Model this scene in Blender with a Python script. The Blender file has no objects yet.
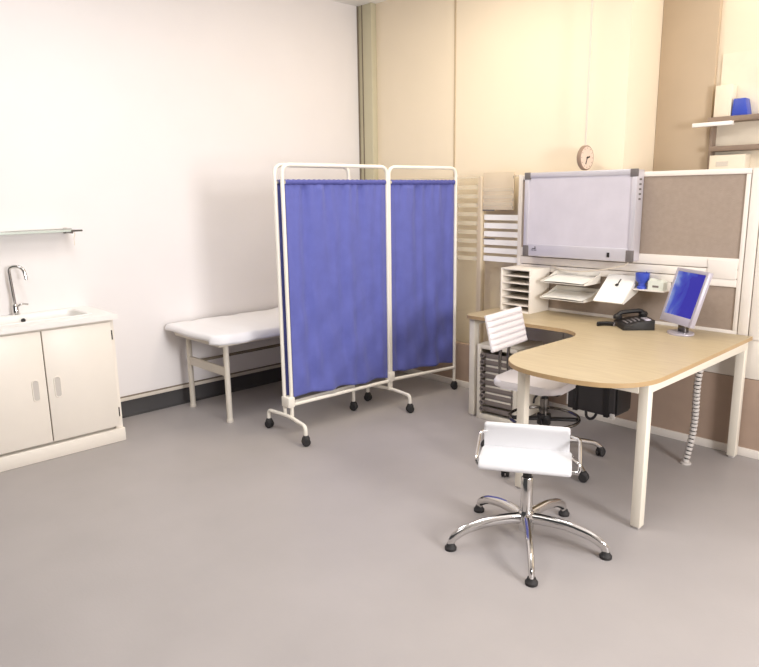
import bpy, bmesh, math, random
from mathutils import Vector, Matrix
random.seed(7)
PI = math.pi
sc = bpy.context.scene
COL = sc.collection

# ------------------------------------------------------------------ materials
def s2l(c):
    return tuple(((v/255)/12.92 if v/255 <= .04045 else ((v/255+.055)/1.055)**2.4) for v in c) + (1,)

def mat(name, rgb, rough=.5, metal=0, var=.04, scale=8, bump=0, bscale=60, coat=0, spec=.5, sheen=0, detail=4):
    m = bpy.data.materials.new(name); m.use_nodes = True
    nt = m.node_tree; b = nt.nodes['Principled BSDF']
    b.inputs['Roughness'].default_value = rough; b.inputs['Metallic'].default_value = metal
    b.inputs['Specular IOR Level'].default_value = spec
    if coat: b.inputs['Coat Weight'].default_value = coat
    if sheen: b.inputs['Sheen Weight'].default_value = sheen
    tc = nt.nodes.new('ShaderNodeTexCoord')
    n = nt.nodes.new('ShaderNodeTexNoise'); n.inputs['Scale'].default_value = scale; n.inputs['Detail'].default_value = detail
    nt.links.new(tc.outputs['Object'], n.inputs['Vector'])
    r = nt.nodes.new('ShaderNodeValToRGB')
    c = s2l(rgb)
    r.color_ramp.elements[0].position = .3; r.color_ramp.elements[1].position = .7
    r.color_ramp.elements[0].color = tuple(max(0, v*(1-var)) for v in c[:3]) + (1,)
    r.color_ramp.elements[1].color = tuple(min(1, v*(1+var)) for v in c[:3]) + (1,)
    nt.links.new(n.outputs['Fac'], r.inputs['Fac']); nt.links.new(r.outputs['Color'], b.inputs['Base Color'])
    if bump:
        n2 = nt.nodes.new('ShaderNodeTexNoise'); n2.inputs['Scale'].default_value = bscale; n2.inputs['Detail'].default_value = 6
        nt.links.new(tc.outputs['Object'], n2.inputs['Vector'])
        bp = nt.nodes.new('ShaderNodeBump'); bp.inputs['Strength'].default_value = bump; bp.inputs['Distance'].default_value = .01
        nt.links.new(n2.outputs['Fac'], bp.inputs['Height']); nt.links.new(bp.outputs['Normal'], b.inputs['Normal'])
    return m

def wood(name, a, c):
    m = mat(name, a, .38, var=.0, spec=.4); nt = m.node_tree; b = nt.nodes['Principled BSDF']
    tc = nt.nodes.new('ShaderNodeTexCoord'); mp = nt.nodes.new('ShaderNodeMapping'); mp.inputs['Scale'].default_value = (1.6, 16, 6)
    n = nt.nodes.new('ShaderNodeTexNoise'); n.inputs['Scale'].default_value = 3; n.inputs['Detail'].default_value = 8; n.inputs['Distortion'].default_value = .6
    r = nt.nodes.new('ShaderNodeValToRGB'); r.color_ramp.elements[0].color = s2l(c); r.color_ramp.elements[1].color = s2l(a)
    r.color_ramp.elements[0].position = .3; r.color_ramp.elements[1].position = .62
    nt.links.new(tc.outputs['Object'], mp.inputs['Vector']); nt.links.new(mp.outputs['Vector'], n.inputs['Vector'])
    nt.links.new(n.outputs['Fac'], r.inputs['Fac']); nt.links.new(r.outputs['Color'], b.inputs['Base Color'])
    return m

def emis(name, rgb, k):
    m = mat(name, rgb, .4); b = m.node_tree.nodes['Principled BSDF']
    b.inputs['Emission Color'].default_value = s2l(rgb); b.inputs['Emission Strength'].default_value = k
    return m

def glass(name, tint, refl=.08):
    m = bpy.data.materials.new(name); m.use_nodes = True; nt = m.node_tree
    nt.nodes.remove(nt.nodes['Principled BSDF']); out = nt.nodes['Material Output']
    t = nt.nodes.new('ShaderNodeBsdfTransparent'); t.inputs['Color'].default_value = tint
    g = nt.nodes.new('ShaderNodeBsdfGlossy'); g.inputs['Roughness'].default_value = .02
    mx = nt.nodes.new('ShaderNodeMixShader'); mx.inputs['Fac'].default_value = refl
    nt.links.new(t.outputs[0], mx.inputs[1]); nt.links.new(g.outputs[0], mx.inputs[2]); nt.links.new(mx.outputs[0], out.inputs['Surface'])
    return m

M = dict(
    floor=mat('vinyl floor', (168, 162, 160), .42, var=.05, scale=2.2, bump=.05, bscale=90, spec=.35, detail=9),
    wall=mat('white wall paint', (244, 239, 237), .75, var=.01, scale=3, bump=.03, bscale=120),
    cream=mat('cream wall paint', (246, 232, 208), .7, var=.015, scale=2, bump=.03, bscale=120),
    ceil=mat('ceiling paint', (244, 242, 238), .85, var=.01),
    post=mat('beige green column paint', (205, 198, 170), .6, var=.02),
    groove=mat('dark groove', (128, 116, 100), .7),
    skirt=mat('charcoal skirting', (66, 64, 64), .55, var=.06),
    trunk=mat('ivory trunking', (222, 212, 198), .5),
    cab=mat('cream cabinet lacquer', (242, 234, 222), .38, var=.01),
    cabdark=mat('shadow gap', (120, 108, 98), .7),
    grip=mat('grey recessed grip', (205, 198, 190), .4),
    top=mat('white worktop', (246, 243, 238), .3, var=.01),
    steel=mat('brushed steel', (205, 203, 200), .28, metal=1, var=.05, scale=30),
    chrome=mat('chrome', (214, 212, 210), .1, metal=1, var=.02),
    dchrome=mat('dark chrome', (120, 116, 112), .18, metal=1, var=.04),
    black=mat('black plastic', (34, 32, 32), .45, var=.1),
    rubber=mat('black rubber', (44, 42, 42), .7, var=.1),
    enamel=mat('white enamel tube', (246, 240, 228), .3, var=.01),
    couch=mat('grey beige enamel', (222, 214, 200), .4, var=.02),
    sheet=mat('white paper sheet', (246, 244, 245), .6, var=.01, bump=.12, bscale=25),
    blue=mat('blue curtain cloth', (99, 105, 178), .7, var=.05, scale=14, bump=.15, bscale=220, sheen=.15, spec=.25),
    bluehem=mat('blue curtain hem', (84, 88, 160), .75, var=.05, bump=.15, bscale=220),
    desk=wood('maple desk', (198, 181, 147), (188, 169, 136)),
    edge=mat('maple edge band', (184, 154, 112), .45, var=.05),
    leg=mat('ivory metal', (236, 228, 212), .4, var=.01),
    part=mat('white partition metal', (240, 232, 222), .42, var=.015),
    pin=mat('taupe pinboard felt', (168, 152, 138), .9, var=.04, scale=40, bump=.25, bscale=300, spec=.1),
    kick=mat('brown partition laminate', (178, 154, 136), .5, var=.04),
    film=mat('frosted film', (242, 228, 204), .5, var=.01),
    filmb=mat('bright frosted film', (255, 252, 247), .4, var=.0),
    card=mat('taupe card', (222, 205, 178), .7, var=.02),
    vinyl=mat('white vinyl', (232, 226, 226), .38, var=.01, coat=.1),
    vinyl2=mat('white moulded vinyl', (222, 221, 222), .35, var=.01),
    alu=mat('silver aluminium', (212, 208, 214), .38, metal=.3, var=.02),
    opal=emis('opal lightbox diffuser', (208, 203, 212), .05),
    corner=mat('grey corner cap', (112, 106, 104), .5),
    screen=None,
    silver=mat('silver monitor plastic', (190, 184, 194), .35, metal=.2, var=.02),
    paper=mat('white paper', (250, 247, 240), .7, var=.01),
    tray=mat('white tray plastic', (240, 234, 222), .35, var=.01),
    bluep=mat('blue plastic', (62, 84, 190), .35, var=.05),
    tape=mat('pale green white plastic', (232, 236, 224), .4),
    sorter=mat('white laminate', (244, 236, 224), .45, var=.01),
    louvre=mat('grey louvre', (128, 118, 112), .45, var=.05),
    tau=mat('taupe panel', (196, 176, 150), .8, var=.03, scale=4),
    shelf=mat('grey brown shelf', (150, 130, 114), .55, var=.05),
    box=mat('cream carton', (246, 234, 212), .7),
    label=mat('grey label', (222, 212, 198), .7),
    clock=mat('beige clock face', (226, 202, 186), .5, var=.03),
    clockrim=mat('brown clock rim', (150, 126, 108), .5),
    ink=mat('black ink', (40, 36, 36), .6),
    cord=mat('pale cord', (226, 214, 196), .5),
    glass=glass('clear glass', (.97, .96, .93, 1), .03),
    wglass=glass('window glass', (1, 1, 1, 1), .04),
    gshelf=mat('pale green glass edge', (222, 232, 222), .15, var=.02),
    tower=mat('dark computer case', (52, 49, 49), .5, var=.08),
    spine=mat('silver grey plastic', (206, 200, 194), .35, var=.03),
    lamp=emis('lamp diffuser', (255, 248, 235), 3),
)
def milky(name, rgb, k):
    m = mat(name, rgb, .5); nt = m.node_tree; b = nt.nodes['Principled BSDF']; out = nt.nodes['Material Output']
    t = nt.nodes.new('ShaderNodeBsdfTransparent'); mx = nt.nodes.new('ShaderNodeMixShader'); mx.inputs['Fac'].default_value = k
    nt.links.new(t.outputs[0], mx.inputs[1]); nt.links.new(b.outputs[0], mx.inputs[2]); nt.links.new(mx.outputs[0], out.inputs['Surface'])
    return m
M['film'] = milky('frosted film', (244, 232, 208), .45)
# monitor picture: blue gradient blotches (a lit screen)
def screen_mat():
    m = bpy.data.materials.new('lit blue screen'); m.use_nodes = True; nt = m.node_tree; b = nt.nodes['Principled BSDF']
    tc = nt.nodes.new('ShaderNodeTexCoord'); mp = nt.nodes.new('ShaderNodeMapping'); mp.inputs['Location'].default_value = (.35, 0, .12)
    n = nt.nodes.new('ShaderNodeTexNoise'); n.inputs['Scale'].default_value = 6; n.inputs['Detail'].default_value = 3; n.inputs['Distortion'].default_value = .8
    sx = nt.nodes.new('ShaderNodeSeparateXYZ'); mr = nt.nodes.new('ShaderNodeMath'); mr.operation = 'MULTIPLY_ADD'
    mr.inputs[1].default_value = -2.2; mr.inputs[2].default_value = .02
    ad = nt.nodes.new('ShaderNodeMath'); ad.operation = 'ADD'; mp.inputs['Scale'].default_value = (1.2, 1, .8)
    r = nt.nodes.new('ShaderNodeValToRGB'); e = r.color_ramp.elements
    e[0].position = .42; e[0].color = s2l((52, 44, 180)); e[1].position = .82; e[1].color = s2l((170, 190, 235))
    k = e.new(.6); k.color = s2l((72, 92, 205))
    nt.links.new(tc.outputs['Object'], mp.inputs['Vector']); nt.links.new(mp.outputs['Vector'], n.inputs['Vector'])
    nt.links.new(tc.outputs['Object'], sx.inputs[0]); nt.links.new(sx.outputs['X'], mr.inputs[0])
    nt.links.new(mr.outputs[0], ad.inputs[0]); nt.links.new(n.outputs['Fac'], ad.inputs[1])
    nt.links.new(ad.outputs[0], r.inputs['Fac'])
    nt.links.new(r.outputs['Color'], b.inputs['Emission Color']); b.inputs['Emission Strength'].default_value = 1.9
    b.inputs['Base Color'].default_value = (.02, .02, .05, 1); b.inputs['Roughness'].default_value = .15
    return m
M['screen'] = screen_mat()

# ------------------------------------------------------------------ mesh builder
def fillet(pts, r, n=6):
    """round the corners of a polyline"""
    P = [Vector(p) for p in pts]; out = [P[0]]
    for i in range(1, len(P)-1):
        a = P[i-1]-P[i]; b = P[i+1]-P[i]
        rr = min(r, a.length*.49, b.length*.49)
        p0 = P[i]+a.normalized()*rr; p1 = P[i]+b.normalized()*rr
        for k in range(n+1):
            t = k/n; out.append(p0*(1-t)**2 + P[i]*2*t*(1-t) + p1*t*t)
    out.append(P[-1]); return out

class MB:
    def __init__(s): s.bm = bmesh.new()
    def _add(s, bm2, mtx=None):
        if mtx is not None: bmesh.ops.transform(bm2, matrix=mtx, verts=bm2.verts)
        me = bpy.data.meshes.new('t'); bm2.to_mesh(me); bm2.free(); s.bm.from_mesh(me); bpy.data.meshes.remove(me)
        return s
    def box(s, a, b, bev=.0, seg=2, mtx=None):
        t = bmesh.new(); bmesh.ops.create_cube(t, size=1)
        for v in t.verts: v.co = Vector(((a[i]+b[i])/2 + v.co[i]*abs(b[i]-a[i]) for i in range(3)))
        if bev: bmesh.ops.bevel(t, geom=t.edges[:], offset=bev, segments=seg, affect='EDGES', profile=.5)
        return s._add(t, mtx)
    def tube(s, pts, r, n=12, cap=True, mtx=None, flat=None):
        P = [Vector(p) for p in pts]; t = bmesh.new(); rings = []
        rad = r if isinstance(r, (list, tuple)) else [r]*len(P)
        d0 = (P[1]-P[0]).normalized()
        up = Vector((0, 0, 1)) if abs(d0.z) < .9 else Vector((1, 0, 0))
        u = d0.cross(up).normalized()
        for i, p in enumerate(P):
            d = (P[min(i+1, len(P)-1)]-P[max(i-1, 0)])
            if d.length < 1e-9: d = d0
            d.normalize(); u = (u-d*u.dot(d))
            u = u.normalized() if u.length > 1e-6 else d.orthogonal().normalized()
            w = d.cross(u); fu, fw = flat or (1, 1)
            rings.append([t.verts.new(p + u*math.cos(2*PI*k/n)*rad[i]*fu + w*math.sin(2*PI*k/n)*rad[i]*fw) for k in range(n)])
        for i in range(len(rings)-1):
            for k in range(n): t.faces.new((rings[i][k], rings[i][(k+1) % n], rings[i+1][(k+1) % n], rings[i+1][k]))
        if cap: t.faces.new(rings[0][::-1]); t.faces.new(rings[-1])
        return s._add(t, mtx)
    def lathe(s, prof, n=28, c=(0, 0, 0), mtx=None):
        t = bmesh.new(); rings = []
        for r, z in prof:
            if r < 1e-6: rings.append([t.verts.new((c[0], c[1], c[2]+z))])
            else: rings.append([t.verts.new((c[0]+r*math.cos(2*PI*k/n), c[1]+r*math.sin(2*PI*k/n), c[2]+z)) for k in range(n)])
        for a, b in zip(rings, rings[1:]):
            for k in range(n):
                f = [a[k % len(a)], a[(k+1) % len(a)], b[(k+1) % len(b)], b[k % len(b)]]
                q = []
                for v in f:
                    if v not in q: q.append(v)
                if len(q) > 2: t.faces.new(q)
        for rg in (rings[0], rings[-1]):
            if len(rg) > 2: t.faces.new(rg)
        return s._add(t, mtx)
    def prism(s, out, z0, z1, bev=0, mtx=None, seg=2):
        t = bmesh.new(); a = [t.verts.new((x, y, z0)) for x, y in out]; b = [t.verts.new((x, y, z1)) for x, y in out]; n = len(out)
        t.faces.new(a[::-1]); t.faces.new(b)
        for k in range(n): t.faces.new((a[k], a[(k+1) % n], b[(k+1) % n], b[k]))
        if bev:
            ed = [e for e in t.edges if abs(e.verts[0].co.z-e.verts[1].co.z) < 1e-6]
            bmesh.ops.bevel(t, geom=ed, offset=bev, segments=seg, affect='EDGES', profile=.5)
        return s._add(t, mtx)
    def grid(s, f, nu, nv, mtx=None):
        t = bmesh.new(); V = [[t.verts.new(f(i/nu, j/nv)) for j in range(nv+1)] for i in range(nu+1)]
        for i in range(nu):
            for j in range(nv): t.faces.new((V[i][j], V[i+1][j], V[i+1][j+1], V[i][j+1]))
        return s._add(t, mtx)
    def build(s, name, m, parent=None, loc=None, smooth=True, ang=35):
        bmesh.ops.recalc_face_normals(s.bm, faces=s.bm.faces)
        me = bpy.data.meshes.new(name); s.bm.to_mesh(me); s.bm.free()
        for mm in (m if isinstance(m, list) else [m]): me.materials.append(mm)
        if smooth:
            me.shade_smooth() if hasattr(me, 'shade_smooth') else None
            try: me.set_sharp_from_angle(angle=math.radians(ang))
            except Exception: pass
        o = bpy.data.objects.new(name, me); COL.objects.link(o)
        if parent: o.parent = parent
        if loc: o.location = loc
        return o

def tag(o, label, cat, group=None):
    o['label'] = label; o['category'] = cat
    if group: o['group'] = group
    return o
def thing(name, label, cat, loc, rotz=0, group=None):
    o = bpy.data.objects.new(name, None); COL.objects.link(o); o.empty_display_size = .1
    o.location = loc; o.rotation_euler = (0, 0, rotz); return tag(o, label, cat, group)
def struct(name, mb, m):
    o = mb.build(name, m); o['kind'] = 'structure'; return o
def rectpath(u0, u1, v0, v1): return [(u0, v0), (u1, v0), (u1, v1), (u0, v1)]

RXZ = Matrix.Rotation(PI/2, 4, 'X')      # prism extrusion axis z -> -y ; (x,y,z)->(x,-z,y)

# ------------------------------------------------------------------ room shell
XL, XR, YB, YN, ZC = -4.74, 1.7, 4.33, -1.6, 3.15
YP = 4.20                                  # front face of the partition
struct('floor', MB().box((XL-.1, YN, -.1), (XR+.1, 4.95, 0)), M['floor'])
struct('ceiling', MB().box((XL-.1, YN, ZC), (XR+.1, 4.95, ZC+.1)), M['ceil'])
struct('wall_left', MB().box((XL-.1, YN, 0), (XL, 4.95, ZC)), M['wall'])
struct('wall_back', MB().box((XL, YB, 0), (-2.241, 4.95, ZC)), M['cream'])
struct('wall_recess', MB().box((-2.241, 4.80, 0), (XR+.1, 4.95, ZC)), M['cream'])
wr = MB()
WY0, WY1, WZ0, WZ1 = 1.55, 2.65, 1.2, 2.15
wr.box((XR, YN, 0), (XR+.1, WY0, ZC)).box((XR, WY1, 0), (XR+.1, 4.8, ZC)).box((XR, WY0, 0), (XR+.1, WY1, WZ0)).box((XR, WY0, WZ1), (XR+.1, WY1, ZC))
struct('wall_right', wr, M['wall'])
w = MB()
w.box((XR+.02, WY0, WZ0), (XR+.07, WY0+.04, WZ1)).box((XR+.02, WY1-.04, WZ0), (XR+.07, WY1, WZ1))
w.box((XR+.02, WY0+.04, WZ0), (XR+.07, WY1-.04, WZ0+.04)).box((XR+.02, WY0+.04, WZ1-.04), (XR+.07, WY1-.04, WZ1))
wf = struct('window_1', w, M['enamel'])
MB().box((XR+.04, WY0+.04, WZ0+.04), (XR+.046, WY1-.04, WZ1-.04)).build('pane', M['wglass'], wf)
# corner column with two dark grooves, wall joint
struct('trim_1', MB().box((XL, 4.27, 0), (XL+.17, YB, ZC), .004), M['post'])
g = MB()
g.box((XL+.0, 4.258, 0), (XL+.008, 4.27, ZC)).box((XL+.05, 4.266, 0), (XL+.060, 4.27, ZC))
struct('trim_2', g, M['groove'])
struct('trim_3', MB().box((-3.688, YB-.006, 0), (-3.674, YB, ZC)), mat('wall joint strip', (200, 180, 150), .6))
# skirting and trunking on the left wall
cove = [(0, 0), (.03, 0), (.012, .012), (.008, .03), (.008, .118), (0, .118)]
struct('baseboard_left', MB().prism([(x, z) for x, z in cove], -4.27, 0, mtx=Matrix.Translation((XL, 0, 0)) @ RXZ).box((XL, 0, .0), (XL+.008, -1.5, .118)), M['skirt'])
tr = MB().box((XL, 1.0, .12), (XL+.022, 4.26, .146), .003)
struct('trim_4', tr, M['trunk'])
struct('trim_5', MB().box((XL, 1.0, .146), (XL+.02, 4.26, .152)), M['groove'])

# ------------------------------------------------------------------ sink cabinet
CX, CY0, CY1, CT = -4.27, .845, 1.705, .84
cb = thing('sink_cabinet', 'cream two-door base cabinet under the sink against the white wall', 'cabinet', (CX, 1.27, 0))
def rel(o): return Matrix.Translation(-Vector(o.location))
c = MB(); T = rel(cb)
c.box((XL+.012, CY0, .09), (CX-.02, CY0+.018, CT-.03), mtx=T).box((XL+.035, CY1-.018, .0), (CX-.004, CY1, CT-.03), mtx=T)
c.box((XL+.012, CY0+.018, .09), (CX-.03, CY1-.018, .108), mtx=T).box((XL+.012, CY0, .108), (XL+.03, CY1-.02, CT-.03), mtx=T)
c.box((CX-.022, CY0, CT-.05), (CX-.006, CY1-.018, CT-.03), mtx=T).box((CX-.02, CY1-.045, .09), (CX-.004, CY1-.018, CT-.05), mtx=T)
c.build('carcass', M['cab'], cb)
def door(y0, y1, hy, side):
    d = MB().box((CX-.002, y0, .108), (CX+.016, y1, .795), .003, mtx=T).build('door', M['cab'], cb)
    # oval recessed grip: raised ring around a grey pocket
    ring = MB(); hz = .443; R1, L1 = .0185, .046
    def oval(r, l, x): 
        pts = []
        for k in range(32):
            a = 2*PI*k/32; pts.append(Vector((x, hy + r*math.cos(a), hz + r*math.sin(a) + (l if math.sin(a) >= 0 else -l))))
        return pts
    o = oval(R1, L1, CX+.017); ring.tube(o+[o[0], o[1]], .0035, 8, cap=False, mtx=T)
    h = ring.build('handle', M['cab'], d)
    MB().prism([(p.y, p.z) for p in oval(R1-.001, L1, 0)], 0, .003, mtx=T @ Matrix(((0, 0, 1, CX+.0155), (1, 0, 0, 0), (0, 1, 0, 0), (0, 0, 0, 1)))).build('grip_recess', M['grip'], d)
    for hz2 in (.2, .71):
        if side > 0: MB().tube([(CX+.012, y1+.004, hz2-.03), (CX+.012, y1+.004, hz2+.03)], .005, 8, mtx=T).build('hinge', M['dchrome'], d)
door(CY0+.006, 1.262, 1.20, -1); door(1.268, CY1-.026, 1.325, 1)
MB().box((XL+.035, CY0, 0), (CX+.02, CY1+.006, .088), .006, mtx=T).build('plinth', M['cab'], cb)
MB().box((CX-.0045, 1.255, .11), (CX-.0025, 1.275, .79), mtx=T).build('shadow_gap', M['cabdark'], cb)

# worktop with a hole for the basin
BX0, BX1, BY0, BY1 = -4.66, -4.36, 1.03, 1.60
wt = MB()
x0, x1, y0, y1, z0, z1 = XL+.003, CX+.03, CY0-.02, CY1+.02, CT-.03, CT
for a, b in (((x0, y0, z0), (BX0, y1, z1)), ((BX1, y0, z0), (x1, y1, z1)), ((BX0, y0, z0), (BX1, BY0, z1)), ((BX0, BY1, z0), (BX1, y1, z1))): wt.box(a, b, .0)
tag(wt.build('worktop', M['top']), 'white worktop on the sink cabinet, holding the basin and tap', 'worktop')
bs = MB(); t = .012
def rrect(x0, x1, y0, y1, r, n=6):
    pts = []
    for cx, cy, a0 in ((x1-r, y1-r, 0), (x0+r, y1-r, PI/2), (x0+r, y0+r, PI), (x1-r, y0+r, 3*PI/2)):
        for k in range(n+1): pts.append((cx+r*math.cos(a0+PI/2*k/n), cy+r*math.sin(a0+PI/2*k/n)))
    return pts
def basin():
    t = bmesh.new(); loops = []
    for (ins, z, r) in ((-.018, CT+.001, .05), (-.016, CT+.006, .05), (.0, CT+.006, .045), (.008, CT-.002, .04), (.02, CT-.115, .04), (.05, CT-.125, .03)):
        loops.append([t.verts.new((x, y, z)) for x, y in rrect(BX0+ins, BX1-ins, BY0+ins, BY1-ins, r)])
    n = len(loops[0])
    for a, b in zip(loops, loops[1:]):
        for k in range(n): t.faces.new((a[k], a[(k+1) % n], b[(k+1) % n], b[k]))
    t.faces.new(loops[-1]); return t
bn = thing('sink_basin', 'shallow white inset sink basin in the worktop', 'sink', ((BX0+BX1)/2, (BY0+BY1)/2, CT))
b_ = MB(); b_._add(basin(), rel(bn)); b_.build('bowl', M['top'], bn)
MB().lathe([(0, .004), (.026, .004), (.03, 0), (0, 0)], 20, (-.0, -.1, -.125)).build('drain', M['dchrome'], bn)
MB().lathe([(0, .002), (.012, .002), (.014, 0), (0, 0)], 16, mtx=Matrix.Translation((-.128, -.03, -.03)) @ Matrix.Rotation(PI/2, 4, 'Y')).build('overflow_hole', M['black'], bn)
tp = thing('mixer_tap', 'tall chrome gooseneck mixer tap behind the sink basin', 'tap', (-4.69, 1.262, CT))
MB().lathe([(0, 0), (.026, 0), (.027, .006), (.02, .012), (.018, .06), (.014, .07), (0, .07)], 20).build('tap_body', M['chrome'], tp)
MB().tube(fillet([(0, 0, .06), (.0, -.012, .302), (.03, .028, .312), (.045, .062, .29), (.05, .07, .225)], .03), .0105, 12).build('spout', M['chrome'], tp)
MB().tube(fillet([(.012, .01, .055), (.02, .03, .072), (.03, .07, .066)], .02), .006, 10).build('lever', M['chrome'], tp)

# glass shelf on the left wall
gs = thing('glass_shelf', 'narrow pale glass shelf high on the white wall above the tap', 'shelf', (XL, 1.27, 1.355))
MB().box((.001, -.45, -.006), (.12, .385, .006), .003).build('glass_plate', M['gshelf'], gs)
for y in (-.35, .36):
    br = MB().box((0, y-.012, -.02), (.02, y+.012, .016), .003).tube([(.0, y, -.01), (.135, y, -.01)], .007, 10)
    b2 = br.build('bracket', M['dchrome'], gs)
MB().tube(fillet([(.12, -.45, .014), (.128, .36, .014)], .01), .004, 8).build('front_rail', M['steel'], gs)
MB().tube([(.12, .36, 0), (.12, .43, 0)], [.007, .006], 10).build('end_pin', M['dchrome'], gs)
MB().tube(fillet([(.12, .38, -.006), (.12, .38, -.03), (.12, .372, -.045), (.12, .372, -.095)], .012), .0022, 6).build('hanging_cord', M['cord'], gs)

# ------------------------------------------------------------------ examination couch
cx0, cx1, cy0, cy1, cz = XL+.03, -4.0, 2.27, 4.12, .575
co = thing('examination_couch', 'low beige examination couch with a white paper sheet against the wall', 'couch', ((cx0+cx1)/2, (cy0+cy1)/2, 0))
T = rel(co)
def couch_top(u, v):
    x = cx0+(cx1-cx0)*u; y = cy0+(cy1-cy0)*v
    return x, y
def sheet():
    t = MB()
    N = 40; K = 90
    def f(u, v):
        e = .10
        # u across (wall -> room): flat, then down over the near long side; v along
        s = u*1.14; x = cx0+(cx1-cx0)*min(s, 1); z = cz+.062; dz = 0
        wob = .004*math.sin(v*37)+.003*math.sin(v*71+1.3)+.004*math.sin(u*9+v*11)
        z += wob*.7
        if s > .96: 
            d = min((s-.96)/.18, 1); x = cx1-.02+.03*math.sin(d*PI/2)+wob*.8; dz = .062*(1-math.cos(d*PI/2))
        vv = v*1.06-.03; y = cy0+(cy1-cy0)*min(max(vv, 0), 1)
        if vv < .012:
            d = min((.012-vv)/.042, 1); y = cy0+.015-.03*math.sin(d*PI/2)+wob*.6; dz = max(dz, .042*(1-math.cos(d*PI/2)))
        if vv > .99:
            d = min((vv-.99)/.04, 1); y = cy1-.01+.02*math.sin(d*PI/2); dz = max(dz, .05*(1-math.cos(d*PI/2)))
        de = max(0, y-cy0+.02); rc = .13
        if de < rc:
            xm = cx1-(rc-math.sqrt(max(0, rc*rc-(rc-de)**2))); x = cx0+(x-cx0)*(xm-cx0)/(cx1-cx0)
        z -= dz
        return Vector((x, y, z))
    t.grid(f, N, K, mtx=T)
    return t
o = sheet().build('paper_sheet', M['sheet'], co); md = o.modifiers.new('thick', 'SOLIDIFY'); md.thickness = .003; md.offset = -1
MB().prism(rrect(cx0+.005, cx1-.016, cy0+.012, cy1-.012, .11), cz, cz+.05, .012, mtx=T).build('mattress', M['couch'], co)
MB().box((cx0+.03, cy0+.05, cz-.025), (cx1-.05, cy1-.05, cz), .004, mtx=T).build('top_frame', M['couch'], co)
lx = (-4.60, -4.075)
for y in (2.385, 4.0):
    for x in lx:
        MB().tube([(x, y, .0), (x, y, cz-.02)], .02, 14, mtx=T).lathe([(0, 0), (.024, 0), (.024, .02), (.02, .025), (0, .025)], 14, (x, y, 0), mtx=T).build('leg', M['couch'], co)
    MB().box((lx[0], y-.011, .33), (lx[1], y+.011, .395), .006, mtx=T).build('cross_bar', M['couch'], co)
MB().tube([(lx[0]-.0, 2.385, .345), (lx[0]-.0, 4.0, .345)], .0115, 10, mtx=T).build('rear_rail', M['groove'], co)

# ------------------------------------------------------------------ folding hospital screen
SC = thing('folding_screen', 'three-panel wheeled hospital screen with blue curtains and white tube frame', 'screen', (-3.55, 2.98, 0))
T = rel(SC)
ZT, ZR, ZB = 1.745, 1.640, .205
def frame(a, b, zb, name, ztop=ZT, low=None):
    a = Vector((*a, 0)); b = Vector((*b, 0))
    la, lb = low if low else (zb-.06, zb-.06)
    pts = fillet([a+Vector((0, 0, la)), a+Vector((0, 0, ztop)), b+Vector((0, 0, ztop)), b+Vector((0, 0, lb))], .06, 8)
    f = MB().tube(pts, .0125, 12, mtx=T)
    f.tube([a+Vector((0, 0, zb)), b+Vector((0, 0, zb-.012))], .0125, 12, mtx=T)
    return f.build(name, M['enamel'], SC)
def curtain(a, b, z0a, z0b, seed):
    a = Vector((*a, 0)); b = Vector((*b, 0)); d = (b-a).normalized(); n = Vector((-d.y, d.x, 0)); rnd = random.Random(seed)
    L = (b-a).length; ph = [rnd.uniform(0, 6.28) for _ in range(8)]
    a2 = a+d*.017; b2 = b-d*.017
    def off(u, v):
        s = u*L
        top = .012*math.sin(s*78+ph[0]+.5*math.sin(s*11))*max(0, 1-(1-v)*5)
        f = .013*math.sin(s*24+ph[1]+1.2*v)+.010*math.sin(s*41+ph[2]-1.6*v)+.008*math.sin(s*13+ph[3]+3*v)+.006*math.sin(s*60+ph[4]+2*v)
        cr = .006*math.sin(s*33+v*21+ph[5])*(1-v)+.005*math.sin(s*17-v*29+ph[6])*(1-v)
        m_ = min(1, u*12, (1-u)*12)
        return (top*.6+f*.5+cr*1.1)*m_
    def f(u, v):
        p = a2.lerp(b2, u); z0 = z0a+(z0b-z0a)*u + .006*math.sin(u*17+ph[7])
        z = z0+(ZR+.012-z0)*v
        return p+n*off(u, v)*(1 if v < .975 else .3)+Vector((0, 0, z))
    o = MB().grid(f, 140, 90, mtx=T).build('curtain', M['blue'], SC, ang=180)
    md = o.modifiers.new('thick', 'SOLIDIFY'); md.thickness = .0025
    h = MB().tube([a2+Vector((0, 0, ZR)), b2+Vector((0, 0, ZR))], .0115, 10, mtx=T)
    hm = h.build('curtain_rod', M['enamel'], SC)
    # gathered hem pocket round the rod
    def g(u, v):
        p = a2.lerp(b2, u); an = v*2*PI; r = .0145+.0012*math.sin(u*L*150+ph[1])
        return p+n*math.cos(an)*r+Vector((0, 0, ZR+math.sin(an)*r*1.15))
    MB().grid(g, 120, 12, mtx=T).build('rod_hem', M['bluehem'], o)
    return o
PA, PB = (-3.55, 2.545), (-3.535, 3.43)
WA0, WA1 = (-3.60, 2.525), (-3.645, 3.17)
WB0, WB1 = (-3.545, 3.459), (-3.475, 4.105)
frame(PA, PB, ZB, 'centre_frame', low=(.125, .125))
f1 = frame(WA0, WA1, .20, 'wing_frame', low=(.125, .055)); f2 = frame(WB0, WB1, .195, 'wing_frame', low=(.125, .055))
curtain(PA, PB, .258, .222, 3); curtain(WA0, WA1, .26, .25, 11); curtain(WB0, WB1, .25, .23, 23)
def caster(p, par, rz=0):
    x, y = p; rim = MB()
    for s in (-1, 1):
        rim.lathe([(0, -.009), (.022, -.009), (.027, -.004), (.027, .004), (.022, .009), (0, .009)], 20, mtx=T @ Matrix.Translation((x, y, .0272)) @ Matrix.Rotation(rz, 4, 'Z') @ Matrix.Rotation(PI/2, 4, 'X') @ Matrix.Translation((0, 0, s*.014)))
    rim.lathe([(0, .03), (.024, .03), (.026, .05), (.018, .066), (.012, .07), (0, .07)], 16, (x, y, 0), mtx=T)
    return rim.build('caster', M['rubber'], par)
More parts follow.
